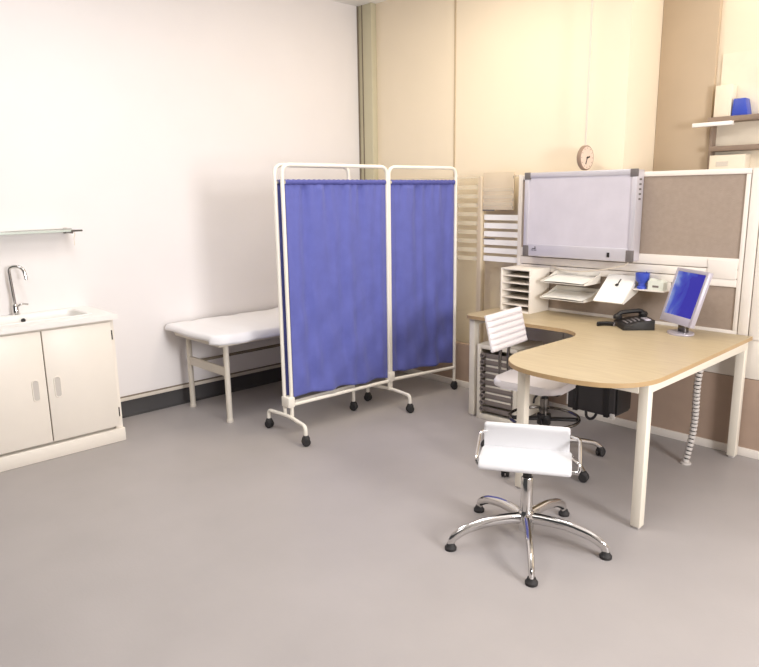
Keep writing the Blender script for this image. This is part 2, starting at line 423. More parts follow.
def foot(c, pa, pb):
    z = .128
    o = MB().tube(fillet([(pa[0], pa[1], .062), (pa[0], pa[1], z), (c[0], c[1], z+.004), (pb[0], pb[1], z), (pb[0], pb[1], .062)], .062, 8), .0125, 12, mtx=T).build('foot', M['enamel'], SC)
    caster(pa, o, .3); caster(pb, o, 1.1)
foot((-3.55, 2.52), (-3.775, 2.512), (-3.315, 2.475)); foot((-3.535, 3.44), (-3.745, 3.405), (-3.31, 3.42))
caster(WA1, f1, .5); caster(WB1, f2, .9)
for (p, q) in ((PA, WA0), (PB, WB0)):
    for z in (.225, 1.56):
        MB().box((min(p[0], q[0])-.016, min(p[1], q[1])-.016, z-.035), (max(p[0], q[0])+.018, max(p[1], q[1])+.016, z+.035), .006, mtx=T).build('hinge_bracket', M['enamel'], SC) if z < 1 else None

# ------------------------------------------------------------------ office partition
YQ = YP+.05
gp = thing('glazed_partition', 'glazed partition with horizontal frosted stripes and brown kick panel behind the blue screen', 'partition', (-3.8, YP, 0))
T = rel(gp)
MB().box((-4.56, YP-.004, 0), (-2.96, YQ, .05), .003, mtx=T).build('base_rail', M['part'], gp)
MB().box((-4.56, YP+.008, .05), (-2.96, YQ-.008, .36), mtx=T).build('kick_panel', M['kick'], gp)
for x0, x1 in ((-4.56, -4.53), (-3.318, -3.296), (-2.965, -2.93)):
    MB().box((x0, YP, .05), (x1, YQ, 1.68), .003, mtx=T).build('post', M['card'] if x0 > -4 and x0 < -3 else M['part'], gp)
MB().box((-3.344, YP+.01, .36), (-3.318, YQ-.01, 1.665), .002, mtx=T).build('door_edge', M['card'], gp)
for x0, x1 in ((-4.53, -3.344), (-3.296, -2.965)):
    MB().box((x0, YP+.021, .36), (x1, YP+.029, 1.67), mtx=T).build('pane', M['glass'], gp)
MB().box((-4.53, YP+.017, 1.667), (-2.965, YP+.033, 1.68), mtx=T).build('top_edge', M['film'], gp)
for i in range(9):  # thin pale horizontal bands laid over the pane
    z = 1.60-i*.068
    MB().box((-4.5, YP+.018, z-.016), (-3.35, YP+.0205, z+.016), mtx=T).build('milky_stripe', M['film'], gp)
for i in range(6):
    z = 1.375-i*.062
    o = MB().box((-3.285, YP+.017, z-.02), (-2.972, YP+.0205, z+.02), mtx=T).build('milky_stripe', M['filmb'], gp); o['label'] = 'bright white frosted stripe'
for i in range(3):
    z = 1.578-i*.052
    MB().box((-3.288, YP+.0035, z-.012), (-3.02, YP+.0052, z+.012), mtx=T).build('milky_stripe', M['film'], gp)
cd = MB().box((-3.29, YP+.005, 1.432), (-3.01, YP+.0165, 1.705), .001, mtx=T); o = cd.build('taupe_sign_panel', M['card'], gp)
mk = MB()
for z in (1.665, 1.56, 1.505, 1.45): mk.box((-3.017, YP+.0042, z-.010), (-3.013, YP+.0052, z+.010), mtx=T)
mk.box((-3.29, YP+.003, 1.424), (-3.18, YP+.0052, 1.432), mtx=T).box((-3.285, YP+.014, 1.21), (-3.18, YP+.0172, 1.217), mtx=T)
mk.build('clip', M['corner'], gp)

pp = thing('pinboard_partition', 'white framed office partition with taupe pinboard above the desk', 'partition', (-2.1, YP, 0))
T = rel(pp)
XA, XB = -2.928, -.55
MB().box((XA, YP-.004, 0), (XB, YQ, .05), .003, mtx=T).build('base_rail', M['part'], pp)
MB().box((XA, YP+.008, .05), (XB, YQ-.008, .47), mtx=T).build('kick_panel', M['kick'], pp)
cp = MB()
for x0, x1 in ((XA, -2.56), (-2.553, -2.22), (-2.213, -1.75), (-1.743, XB)): cp.box((x0, YP+.006, .474), (x1, YQ-.008, .705), .002, mtx=T)
cp.build('cream_panel', M['sorter'], pp)
MB().box((XA, YP, .705), (-1.405, YQ, .745), .002, mtx=T).build('desk_rail', M['part'], pp)
lb = MB().box((XA, YP+.008, .745), (-1.433, YQ-.008, 1.0), mtx=T).build('lower_pinboard', M['pin'], pp)
for z0, z1 in ((1.0, 1.045), (1.05, 1.10), (1.105, 1.165)):
    MB().box((XA, YP-.004, z0), (-1.433, YQ, z1), .003, mtx=T).build('tool_rail', M['part'], pp)
MB().box((-1.60, YP-.010, 1.045), (-1.436, YP-.004, 1.155), .002, mtx=T).build('cover_plate', M['part'], pp)
MB().box((XA, YP+.008, 1.165), (-1.433, YQ-.008, 1.642), mtx=T).build('pinboard', M['pin'], pp)
MB().box((XA, YP-.004, 1.642), (-1.405, YQ+.004, 1.672), .003, mtx=T).build('top_rail', M['part'], pp)
MB().box((-1.433, YP-.002, .745), (-1.408, YQ, 1.642), .003, mtx=T).build('post', M['part'], pp)
MB().box((-1.402, YP-.006, .706), (-1.347, YQ, 1.672), .004, mtx=T).build('post', M['part'], pp)
MB().box((-1.341, YP-.004, .706), (-1.275, YQ, 1.672), .004, mtx=T).build('post', M['part'], pp)

# ------------------------------------------------------------------ x-ray light box
lb = thing('light_box', 'wide silver framed x-ray viewing box hung on the partition', 'light box', (-2.45, 4.1, 1.4))
T = rel(lb)
LX0, LX1, LZ0, LZ1 = -2.84, -2.022, 1.118, 1.688
MB().box((LX0+.004, 4.108, LZ0+.004), (LX1-.004, YP-.0045, LZ1-.004), .004, mtx=T).build('housing', M['alu'], lb)
fr = MB(); fw = .034
fr.box((LX0, 4.095, LZ0), (LX0+fw, 4.112, LZ1), .003, mtx=T).box((LX1-fw, 4.095, LZ0), (LX1, 4.112, LZ1), .003, mtx=T)
fr.box((LX0+fw, 4.095, LZ1-fw), (LX1-fw, 4.112, LZ1), .003, mtx=T).box((LX0+fw, 4.095, LZ0), (LX1-fw, 4.112, LZ0+.082), .003, mtx=T)
fr.build('front_frame', M['alu'], lb)
MB().box((LX0+fw, 4.102, LZ0+.082), (LX1-fw, 4.107, LZ1-fw), mtx=T).build('diffuser', M['opal'], lb)
for x0 in (LX0-.002, LX1-.046):
    for z0 in (LZ0-.002, LZ1-.046):
        zz = (z0, z0+.048) if z0 > 1.4 else (z0, z0+.075)
        MB().box((x0, 4.092, zz[0]), (x0+.048, 4.111, zz[1]), .004, mtx=T).build('corner_cap', M['corner'], lb)
MB().box((-2.195, 4.09, LZ0+.022), (-2.178, 4.097, LZ0+.052), .002, mtx=T).build('switch', M['black'], lb)
lg = MB()
lg.box((-2.765, 4.0935, 1.168), (-2.735, 4.0955, 1.1725), mtx=T).box((-2.77, 4.0935, 1.158), (-2.752, 4.0955, 1.162), mtx=T).box((-2.748, 4.0935, 1.158), (-2.728, 4.0955, 1.162), mtx=T).box((-2.742, 4.0935, 1.172), (-2.737, 4.0955, 1.186), mtx=T)
lg.build('logo', M['ink'], lb)
vs = MB()
for z in (1.50, 1.53, 1.56, 1.59, 1.62): vs.box((LX1-.0045, 4.135, z), (LX1-.0035, 4.165, z+.012), mtx=T)
vs.build('vent_slots', M['corner'], lb)
MB().tube(fillet([(LX1-.03, 4.13, LZ0+.012), (-2.08, 4.125, 1.095), (-2.2, 4.12, 1.06), (-2.42, 4.14, 1.025), (-2.6, 4.17, 1.03), (-2.66, YP-.0065, 1.05)], .08), .0045, 8, mtx=T).build('power_cord', M['cord'], lb)

# ------------------------------------------------------------------ desk
dk = thing('office_desk', 'L-shaped maple desk with rounded end and white square legs', 'desk', (-2.1, 3.6, 0))
T = rel(dk)
out = [(-3.005, YP-.016), (-3.005, 3.71)]
out += [(-3.005+.07*(1-math.cos(a)), 3.71-.07*math.sin(a)) for a in (.4, .8, 1.2)] + [(-2.925, 3.642)]
out += [(-2.34, 3.66)]
for k in range(11):
    a = PI/2*(1-k/10); out.append((-2.245+.19*math.cos(a), 3.47+.19*math.sin(a)))
out += [(-2.058, 3.2), (-2.060, 3.09)]
for k in range(1, 30):
    a = PI+PI*k/30; c_, s_ = math.cos(a), math.sin(a); q_ = 2/2.55
    out.append((-1.676+.384*math.copysign(abs(c_)**q_, c_), 3.03+.365*math.copysign(abs(s_)**q_, s_)))
out += [(-1.294, 3.08), (-1.315, YP-.016)]
MB().prism(out, .708, .73, .0015, mtx=T).build('desktop', M['desk'], dk)
# edge band as a thin skin around the outline
def band():
    t = MB(); n = len(out); C = Vector((0, 0, 0)); b = bmesh.new()
    vs0 = []
    for i in range(n):
        p = Vector(out[i]); a = Vector(out[i-1]); c = Vector(out[(i+1) % n])
        d = (c-a).normalized(); nn = Vector((-d.y, d.x)) if True else None
        vs0.append((p, nn))
    rows = []
    for p, nn in vs0:
        q = p+nn*(-.0012) if False else p
        rows.append((b.verts.new((p.x-nn.x*.0014, p.y-nn.y*.0014, .7075)), b.verts.new((p.x-nn.x*.0014, p.y-nn.y*.0014, .7285)), b.verts.new((p.x+nn.x*.003, p.y+nn.y*.003, .7285)), b.verts.new((p.x+nn.x*.003, p.y+nn.y*.003, .7075))))
    for i in range(n):
        r0, r1 = rows[i], rows[(i+1) % n]
        for k in range(4): b.faces.new((r0[k], r1[k], r1[(k+1) % 4], r0[(k+1) % 4]))
    t._add(b, T); return t
band().build('edge_band', M['edge'], dk)
LG = [(-1.334, 2.912), (-1.350, 4.14), (-1.982, 2.90), (-2.945, 3.69), (-2.955, 4.135)]
h = .0235
for (x, y) in LG:
    l = MB().box((x-h, y-h, .012), (x+h, y+h, .706), .004, mtx=T).build('leg', M['leg'], dk)
    MB().box((x-h+.008, y-h+.008, 0), (x+h-.008, y+h-.008, .014), .002, mtx=T).build('foot_cap', M['spine'], l)
def beam(a, b): MB().box((min(a[0], b[0]), min(a[1], b[1]), .658), (max(a[0], b[0]), max(a[1], b[1]), .7065), .003, mtx=T).build('beam', M['leg'], dk)
beam((-1.356, 2.912+h), (-1.32, 4.14-h)); beam((-1.982+h, 2.885), (-1.334-h, 2.915)); beam((-2.965, 3.69+h), (-2.935, 4.135-h))
beam((-2.955+h, 4.12), (-1.352-h, 4.15))

# cable spine under the desk
cs = thing('cable_spine', 'silver segmented cable spine hanging from desk to floor', 'cable spine', (-1.50, 3.85, 0))
path = []
for k in range(30):
    t = k/29; z = .02+.685*t
    path.append(Vector((.012*math.sin(t*5.2)+.07*t*t, .03*t+.02*math.sin(t*6), z)))
for i, p in enumerate(path):
    s = MB(); d = (path[min(i+1, 29)]-path[max(i-1, 0)]).normalized(); q = Vector((0, 0, 1)).rotation_difference(d).to_matrix().to_4x4()
    s.lathe([(.010, -.0095), (.019, -.008), (.0205, .002), (.018, .0075), (.010, .0085)], 14, mtx=Matrix.Translation(p) @ q)
    s.build('vertebra', M['spine'], cs)
MB().tube(path, .0115, 8).build('inner_cable', M['black'], cs)
MB().lathe([(0, 0), (.03, 0), (.03, .008), (.018, .014), (0, .014)], 20).build('floor_base', M['spine'], cs)
MB().box((.03, -.03, .69), (.1, .05, .706), .003).build('desk_clamp', M['spine'], cs)

# computer tower slung under the desk
ct = thing('computer_tower', 'black computer case slung under the desk by the partition', 'computer', (-2.04, 3.83, .212))
MB().box((-.175, -.10, .0), (.14, .10, .36), .006).build('case', M['tower'], ct)
MB().box((.141, -.085, .02), (.155, .085, .345), .004).build('front_bezel', M['black'], ct)
MB().box((-.182, -.102, .02), (-.174, -.09, .34), .002).build('rear_strip', M['spine'], ct)
MB().box((.12, -.112, -.006), (.15, -.1, .025), .003).build('corner_bracket', M['spine'], ct)
for x in (-.12, .09):
    st = MB(); z = .4955
    for a, b in (((x-.015, -.106, -.006), (x+.015, -.101, z)), ((x-.015, .101, -.006), (x+.015, .106, z)), ((x-.015, -.106, -.006), (x+.015, .106, -.001)), ((x-.015, -.106, z-.004), (x+.015, .106, z))): st.box(a, b, .001)
    st.build('sling_strap', M['black'], ct)
MB().tube(fillet([(-.04, -.105, .005), (-.035, -.108, -.03), (-.005, -.11, -.04), (.02, -.108, -.02), (.03, -.104, .005)], .02), .009, 8).build('cable_loop', M['black'], ct)

# slatted drawer trolley
dt = thing('slatted_trolley', 'white framed pedestal with grey slatted front under the desk', 'pedestal', (-2.75, 3.85, 0), math.radians(4))
fr = MB(); W, D, H = .145, .16, .535
for sx in (-1, 1):
    for sy in (-1, 1): fr.box((sx*W-.014, sy*D-.012, 0), (sx*W+.014, sy*D+.012, H), .003)
fr.box((-W+.012, -D-.012, .0), (W-.012, -D+.012, .036), .002).box((-W+.012, -D-.012, H-.03), (W-.012, -D+.012, H), .002).box((-W-.012, -D, H-.018), (W+.012, D, H), .002).box((-W+.01, D-.008, .03), (W-.01, D+.006, H-.02)).box((-W, -D+.01, .02), (W, D-.01, .036))
for sx in (-1, 1): fr.box((sx*W-.005, -D+.01, .036), (sx*W+.005, D-.01, H-.018))
fr.build('frame', M['leg'], dt)
for i in range(9):
    z = .075+i*.048
    MB().box((-W+.015, -D-.006, z-.016), (W-.015, -D+.006, z+.016), .003).build('slat', M['louvre'], dt)
    if i > 1: MB().box((-W+.05, -D-.004, z-.031), (W-.03, -D+.004, z-.018), .002).build('divider', M['leg'], dt)
hk = MB()
for i in range(9):
    z = .075+i*.048; hk.tube([( -W+.034+.014*math.cos(a), -D-.018, z+.014*math.sin(a)) for a in [2*PI*k/14 for k in range(15)]], .0055, 6)
hk.build('pull_rings', M['louvre'], dt)

# ------------------------------------------------------------------ five star bases
def star_base(par, angs, r, zhub, prof, w, m, footf, rtap=(1, .75), flat=(1, .8), hub=.03):
    for a in angs:
        c, s = math.cos(a), math.sin(a)
        pts = fillet([(c*q, s*q, z) for q, z in prof], .05, 5)
        n = len(pts); rad = [w*(rtap[0]+(rtap[1]-rtap[0])*i/(n-1)) for i in range(n)]
        o = MB().tube(pts, rad, 12, flat=flat).build('base_arm', m, par)
        footf(o, c*r, s*r, a)

# ------------------------------------------------------------------ low white stool in front
st = thing('low_stool', 'low white stool with short backrest and chrome five-star base in front', 'stool', (-1.63, 2.434, 0))
RS = 1
def glide(o, x, y, a):
    MB().lathe([(0, 0), (.026, 0), (.027, .012), (.02, .02), (.017, .03), (0, .03)], 18, (x, y, 0)).build('glide', M['rubber'], o)
star_base(st, [math.radians(20.7+72*k) for k in range(5)], .352, .12, [(.0, .118), (.07, .122), (.18, .118), (.29, .088), (.345, .052), (.352, .024)], .028, M['chrome'], glide, (1, .62), (.7, 1))
MB().lathe([(0, .06), (.034, .06), (.036, .075), (.036, .145), (.03, .155), (0, .155)], 24).build('hub', M['chrome'], st)
MB().lathe([(0, .15), (.027, .15), (.027, .31), (.024, .315), (0, .315)], 24).build('gas_column', M['chrome'], st)
MB().lathe([(0, .31), (.02, .31), (.02, .36), (0, .36)], 20).build('column_collar', M['black'], st)
R = Matrix.Rotation(math.radians(31), 4, 'Z')
# seat + backrest: bent padded shells; local x = width, -y = front
def pad(prof, th, wd, bev=.012):
    """prof: (y,z) centre line; padded slab following it"""
    n = len(prof); L = []; Rr = []
    for i, (y, z) in enumerate(prof):
        a = prof[max(i-1, 0)]; b = prof[min(i+1, n-1)]; d = Vector((b[0]-a[0], b[1]-a[1])).normalized(); nn = Vector((-d.y, d.x))
        L.append((y+nn.x*th/2, z+nn.y*th/2)); Rr.append((y-nn.x*th/2, z-nn.y*th/2))
    # rounded ends
    def cap(p, q, k=5):
        c_ = (Vector(p)+Vector(q))/2; v = Vector(p)-c_; d = Vector((v.y, -v.x)); return [tuple(c_+v*math.cos(PI*i/k)+d*math.sin(PI*i/k)) for i in range(1, k)]
    poly = L+cap(L[-1], Rr[-1])+Rr[::-1]+cap(Rr[0], L[0])
    t = MB(); t.prism(poly, -wd/2, wd/2, bev, mtx=Matrix(((0, 0, 1, 0), (1, 0, 0, 0), (0, 1, 0, 0), (0, 0, 0, 1))), seg=3); return t
def bez(pts, n=10):
    out = []
    for i in range(n+1):
        t = i/n; P = [Vector(p) for p in pts]
        while len(P) > 1: P = [P[j]*(1-t)+P[j+1]*t for j in range(len(P)-1)]
        out.append((P[0].x, P[0].y))
    return out
s_ = pad([(-.08, .376), (-.072, .388)] + bez([(-.06, .392), (-.03, .394), (.04, .391), (.115, .392)], 8), .024, .40)
bmesh.ops.transform(s_.bm, matrix=Matrix.Translation((-.01, -.006, 0)) @ R, verts=s_.bm.verts); s_.build('seat', M['vinyl2'], st)
b_ = pad(bez([(.124, .384), (.136, .42), (.13, .47), (.108, .508)], 10), .03, .385)
bmesh.ops.transform(b_.bm, matrix=Matrix.Translation((-.012, -.008, 0)) @ R, verts=b_.bm.verts); b_.build('backrest', M['vinyl2'], st)
MB().box((-.1, -.04, .352), (.1, .1, .378), .006, mtx=R).build('seat_plate', M['black'], st)
for s in (-1, 1):
    x = s*.205
    MB().tube(fillet([(x*.9, -.055, .376), (x+s*.012, -.055, .376), (x+s*.018, -.05, .40), (x+s*.016, .085, .478), (x-s*.02, .12, .476)], .018, 6), .0075, 10, mtx=R).build('arm_loop', M['chrome'], st)

# ------------------------------------------------------------------ white operator chair
oc = thing('operator_chair', 'white ribbed swivel chair with foot ring tucked under the desk', 'chair', (-2.125, 3.325, 0), math.radians(-8))
def wheel(o, x, y, a):
    t = MB()
    for s in (-1, 1):
        t.lathe([(0, -.009), (.02, -.009), (.026, -.004), (.026, .004), (.02, .009), (0, .009)], 18, mtx=Matrix.Translation((x, y, .0265)) @ Matrix.Rotation(a+.6, 4, 'Z') @ Matrix.Rotation(PI/2, 4, 'X') @ Matrix.Translation((0, 0, s*.014)))
    t.lathe([(0, .026), (.02, .026), (.025, .045), (.014, .06), (0, .06)], 14, (x, y, 0)).build('caster', M['rubber'], o)
star_base(oc, [math.radians(61+72*k) for k in range(5)], .36, .1, [(.0, .115), (.08, .118), (.2, .112), (.32, .085), (.36, .055)], .02, M['chrome'], wheel, (1, .7), (.8, 1))
MB().lathe([(0, .075), (.032, .075), (.034, .15), (.028, .16), (0, .16)], 20).build('hub', M['chrome'], oc)
MB().lathe([(0, .15), (.025, .15), (.025, .38), (0, .38)], 20).build('gas_column', M['dchrome'], oc)
MB().lathe([(0, .37), (.018, .37), (.018, .43), (0, .43)], 16).build('column_collar', M['black'], oc)
fr = MB(); fr.tube([(.2*math.cos(2*PI*k/40), .2*math.sin(2*PI*k/40), .262) for k in range(42)], .009, 8, cap=False)
fr.build('foot_ring', M['dchrome'], oc)
sp = MB()
for k in range(4):
    a = PI/4+k*PI/2; sp.box((.02, -.018, -.008), (.2, .018, .008), .003, mtx=Matrix.Translation((0, 0, .255)) @ Matrix.Rotation(a, 4, 'Z'))
sp.lathe([(.026, -.03), (.04, -.03), (.04, .03), (.026, .03)], 18, (0, 0, .255))
sp.build('ring_spokes', M['black'], oc)
A = Matrix.Rotation(math.radians(15), 4, 'Z')      # chair faces local +x
MB().box((-.11, -.08, .425), (.12, .08, .452), .008, mtx=A).build('seat_plate', M['black'], oc)
def seatf():
    t = MB(); t.prism(rrect(-.262, .155, -.195, .15, .08, 8), .452, .498, .018, mtx=A, seg=4); return t
seatf().build('seat', M['vinyl'], oc)
bk = MB()
# ribbed back: 6 padded ribs following a tilted plane
zb0, zb1 = .66, .868
def backface(u, v, side):
    y = (u-.5)*.42; z = zb0+(zb1-zb0)*v
    rib = abs(math.sin(v*PI*6))**.45
    edge = min(1, u*14, (1-u)*14)**.5
    t_ = .006+.015*rib*edge
    x = -.235-.05*v-.018*(1-(2*u-1)**2)*0 + side*t_
    return Vector((x, y, z))
N1, N2 = 24, 84
bk.grid(lambda u, v: backface(u, v, 1), N1, N2, mtx=A); bk.grid(lambda u, v: backface(u, v, -1), N1, N2, mtx=A)
rim = [(0, k/N2) for k in range(N2+1)]
for pa in ([(0, k/N2) for k in range(N2+1)], [(1, k/N2) for k in range(N2+1)], [(k/N1, 0) for k in range(N1+1)], [(k/N1, 1) for k in range(N1+1)]):
    bk.grid(lambda s, r, pa=pa: backface(*pa[round(s*(len(pa)-1))], 1 if r > .5 else -1), len(pa)-1, 1, mtx=A)
bmesh.ops.remove_doubles(bk.bm, verts=bk.bm.verts, dist=.0004)
bk.build('backrest', M['vinyl'], oc, ang=60)
for s in (-1, 1):
    MB().tube(fillet([(-.258, s*.05, .72), (-.275, s*.05, .6), (-.27, s*.05, .47), (-.2, s*.05, .438), (-.09, s*.05, .438)], .06, 8), .0095, 10, mtx=A).build('back_bar', M['dchrome'], oc)
MB().tube(fillet([(.02, -.08, .438), (.02, -.17, .43), (.04, -.22, .415)], .03), .006, 8, mtx=A).build('height_lever', M['black'], oc)

# ------------------------------------------------------------------ things on the desk
DZ = .73
mo = thing('computer_monitor', 'silver flat monitor with a blue screen on the desk', 'monitor', (-1.652, 3.965, DZ), math.atan2(.883, .468)-PI/2)
# local: faces -y, right = +x
mo.rotation_euler = (0, 0, math.atan2(-.468, .883)-math.radians(5))
tl = Matrix.Translation((0, -.01, .06)) @ Matrix.Rotation(math.radians(-17), 4, 'X')
W, H = .295, .325
MB().box((-W/2, -.012, 0), (W/2, .012, H), .005, mtx=tl).box((-.1, .012, .06), (.1, .04, H-.08), .012, mtx=tl).build('housing', M['silver'], mo)
fb = MB(); b = .02
fb.box((-W/2, -.018, 0), (-W/2+b, -.011, H), .002, mtx=tl).box((W/2-b, -.018, 0), (W/2, -.011, H), .002, mtx=tl).box((-W/2+b, -.018, H-b), (W/2-b, -.011, H), .002, mtx=tl).box((-W/2+b, -.018, 0), (W/2-b, -.011, .048), .002, mtx=tl)
fb.build('bezel', M['silver'], mo)
MB().box((-W/2+b, -.0145, .048), (W/2-b, -.0118, H-b), mtx=tl).build('screen', M['screen'], mo)
MB().box((-.035, .022, .01), (.035, .05, .2), .006).build('neck', M['dchrome'], mo)
el = [(.085*math.cos(2*PI*k/36), .068*math.sin(2*PI*k/36)+.02) for k in range(36)]
MB().prism(el, 0, .012, .004).build('stand_base', M['silver'], mo)

ph = thing('telephone', 'black desk telephone with a coiled cord on the desk', 'telephone', (-1.935, 3.99, DZ), math.radians(-46))
tri = [(-.11, 0), (.11, 0), (.11, .028), (-.02, .05), (-.11, .062)]
MB().prism([(y*.85, z) for y, z in [(-.11, 0), (.11, 0), (.11, .06), (.0, .05), (-.11, .03)]], -.105, .105, .006, mtx=Matrix(((0, 0, 1, 0), (1, 0, 0, 0), (0, 1, 0, 0), (0, 0, 0, 1)))).build('body', M['black'], ph)
hs = MB().tube(fillet([(-.072, -.085, .055), (-.072, -.06, .082), (-.072, .06, .094), (-.072, .085, .072)], .03), .015, 12, flat=(1.3, .9))
hs.lathe([(0, -.012), (.026, -.012), (.028, .004), (.02, .014), (0, .014)], 16, (-.072, -.078, .055)).lathe([(0, -.012), (.026, -.012), (.028, .004), (.02, .014), (0, .014)], 16, (-.072, .078, .072))
hs.build('handset', M['black'], ph)
kp = MB(); slope = math.atan2(.02, .0935)
for i in range(3):
    for j in range(4): kp.box((.0+i*.026, -.07+j*.024, .038+j*.0050), (.018+i*.026, -.056+j*.024, .045+j*.0055), .0015)
kp.build('keys', M['corner'], ph)
MB().box((.0, .04, .055), (.085, .075, .063), .001).build('display', M['silver'], ph)
def helix():
    P = []
    for k in range(161):
        t = k/160; a = t*2*PI*14; y = -.112-.1*t; P.append((-.04-.02*math.sin(t*3)+.011*math.cos(a), y, .0145+.011*math.sin(a)))
    return P
MB().tube(helix(), .0034, 6).build('coiled_cord', M['black'], ph)
MB().box((-.05, -.116, .002), (-.03, -.104, .022), .003).build('cord_plug', M['silver'], ph)

so = thing('pigeonhole_sorter', 'white six-slot pigeonhole paper sorter on the desk corner', 'sorter', (-2.80, 4.073, DZ))
W, D, H = .125, .117, .306
MB().box((-W, -D, 0), (-W+.011, D, H), .001).box((W-.011, -D, 0), (W, D, H), .001).box((-W+.011, -D, H-.011), (W-.011, D, H), .001).box((-W+.011, -D, 0), (W-.011, D, .011), .001).box((-W+.011, D-.006, .011), (W-.011, D, H-.011)).build('carcass', M['sorter'], so)
for i in range(1, 6):
    z = i*H/6; MB().box((-W+.011, -D+.003, z-.004), (W-.011, D-.006, z+.004)).build('shelf', M['sorter'], so)

def tray(z, label):
    t = thing('letter_tray', label, 'tray', (-2.45, YP-.006, z), 0, None)
    W, D = .165, .205
    MB().box((-W, -D, 0), (W, 0, .004)).box((-W, -.004, 0), (W, -.0005, .07), .001).build('tray_floor', M['tray'], t)
    for s in (-1, 1):
        MB().prism([(0, 0), (-D, 0), (-D, .012), (-D*.55, .03), (0, .07)], -.002, .002, mtx=Matrix.Translation((s*(W-.001), 0, 0)) @ Matrix(((0, 0, 1, 0), (1, 0, 0, 0), (0, 1, 0, 0), (0, 0, 0, 1)))).build('side_lip', M['tray'], t)
    MB().grid(lambda u, v: Vector((-W+.012+(2*W-.024)*u, -D-.004+(D-.01)*v, .010+.004*math.sin(u*3)*(1-v)+.03*v)), 8, 6).build('paper', M['paper'], t)
    return t
tray(.955, 'white letter tray on the partition, upper of the two beside the sorter')
tray(.845, 'white letter tray on the partition, lower of the two beside the sorter')

cl = thing('sloped_notice_holder', 'white sheet with a black clip on a sloped holder beside the trays', 'notice holder', (-2.118, YP-.006, .86))
W = .1
sh = Matrix(((1, .0, 0, 0), (0, 1, 0, 0), (0, 0, 1, 0), (0, 0, 0, 1)))
MB().prism([(0, .06), (-.188, 0), (-.195, .006), (-.006, .155), (0, .155)], -W, W, .0, mtx=Matrix(((0, 0, 1, 0), (1, 0, 0, 0), (0, 1, 0, 0), (0, 0, 0, 1)))).build('wedge_stand', M['tray'], cl)
ang = math.atan2(.149, .189)
sl = Matrix.Translation((0, -.197, .006)) @ Matrix.Rotation(ang, 4, 'X')
MB().box((-W-.002, -.004, .002), (W-.004, .245, .006), mtx=sl).build('paper_sheet', M['paper'], cl)
MB().tube(fillet([(.018, .205, .010), (.006, .165, .011), (-.002, .15, .010)], .01), [.0035, .0035, .004, .0045, .005, .006, .0065, .007, .008], 8, mtx=sl).build('clip', M['black'], cl) if False else MB().lathe([(0, 0), (.011, 0), (.012, .004), (0, .006)], 14, (-.004, .15, .007), mtx=sl).box((-.004, .15, .007), (.003, .205, .011), .001, mtx=sl @ Matrix.Translation((0, 0, 0))).build('clip', M['black'], cl)

rs = MB().box((-2.01, YP-.1, .944), (-1.81, YP-.005, .952), .001).box((-2.01, YP-.009, .952), (-1.81, YP-.005, .999), .001)
tag(rs.build('rail_shelf', M['part']), 'small white ledge clipped to the partition under the blue cup', 'shelf')
cu = thing('pen_cup', 'blue flared pen cup on the partition ledge', 'cup', (-1.972, YP-.055, .952))
MB().lathe([(0, 0), (.03, 0), (.03, .012), (.022, .02), (.024, .035), (.04, .055), (.043, .098), (.039, .098), (.036, .06), (0, .045)], 24).build('cup_body', M['bluep'], cu)
MB().tube([(.0, .0, .05), (.03, -.01, .108)], .004, 8).build('pen', M['bluep'], cu)
td = thing('tape_dispenser', 'small pale tape dispenser on the ledge beside the blue cup', 'dispenser', (-1.872, YP-.055, .952))
MB().prism([(-.05, 0), (.05, 0), (.05, .05), (.03, .065), (-.01, .055), (-.04, .07), (-.05, .05)], -.03, .03, .004, mtx=Matrix(((1, 0, 0, 0), (0, 0, 1, 0), (0, 1, 0, 0), (0, 0, 0, 1)))).build('dispenser_body', M['tape'], td)
MB().box((-.018, -.033, .018), (.02, -.029, .03), .001).build('cutter_slot', M['louvre'], td)

# ------------------------------------------------------------------ wall clock
ck = thing('hanging_clock', 'small round beige clock hanging on a thin rod above the light box', 'clock', (-2.447, 4.205, 1.774), math.radians(-3))
RY = Matrix.Rotation(PI/2, 4, 'Y')
MB().lathe([(0, -.018), (.07, -.018), (.08, -.008), (.08, .012), (.074, .018), (.068, .013), (0, .013)], 40, mtx=RY).build('case', M['clockrim'], ck)
MB().lathe([(0, .0132), (.072, .0132), (.072, .0165), (0, .0165)], 40, mtx=RY).build('dial', M['clock'], ck)
def hand(a, l, w_): return MB().box((.0168, -w_, -.008), (.0185, w_, l), mtx=Matrix.Rotation(a, 4, 'X'))
hand(math.radians(-75), .03, .005).build('hour_hand', M['ink'], ck); hand(math.radians(160), .045, .004).build('minute_hand', M['ink'], ck)
tk = MB()
for k in range(12): tk.box((.0160, -.002, .057), (.0172, .002, .066), mtx=Matrix.Rotation(k*PI/6, 4, 'X'))
tk.build('hour_marks', M['clockrim'], ck)
MB().tube([(0, 0, .078), (0, 0, ZC-1.774-.001)], .007, 8).build('rod', M['trunk'], ck)

# ------------------------------------------------------------------ recess: taupe panel, shelves and boxes
tag(MB().box((-2.24, 4.755, .0), (-1.872, 4.795, ZC-.002), .004).build('taupe_panel', M['tau']), 'tall flat taupe panel on the wall behind the partition', 'panel')
us = thing('shelf_unit', 'grey brown shelf unit on the wall behind the partition end', 'shelf unit', (-1.5, 4.8, 1.2))
T = rel(us)
MB().box((-1.862, 4.73, 1.2), (-1.843, 4.798, 1.975), .002, mtx=T).build('upright', M['shelf'], us)
MB().box((-.9, 4.69, 1.2), (-.88, 4.798, 2.4), .002, mtx=T).build('upright', M['shelf'], us)
MB().box((-1.843, 4.79, 1.2), (-.9, 4.798, 2.4), mtx=T).build('back_panel', M['box'], us)
for z in (1.991, 1.812, 1.45): MB().box((-1.862 if z > 1.9 else -1.843, 4.68, z-.016), (-.9, 4.79, z+.016), .002, mtx=T).build('shelf', M['shelf'], us)
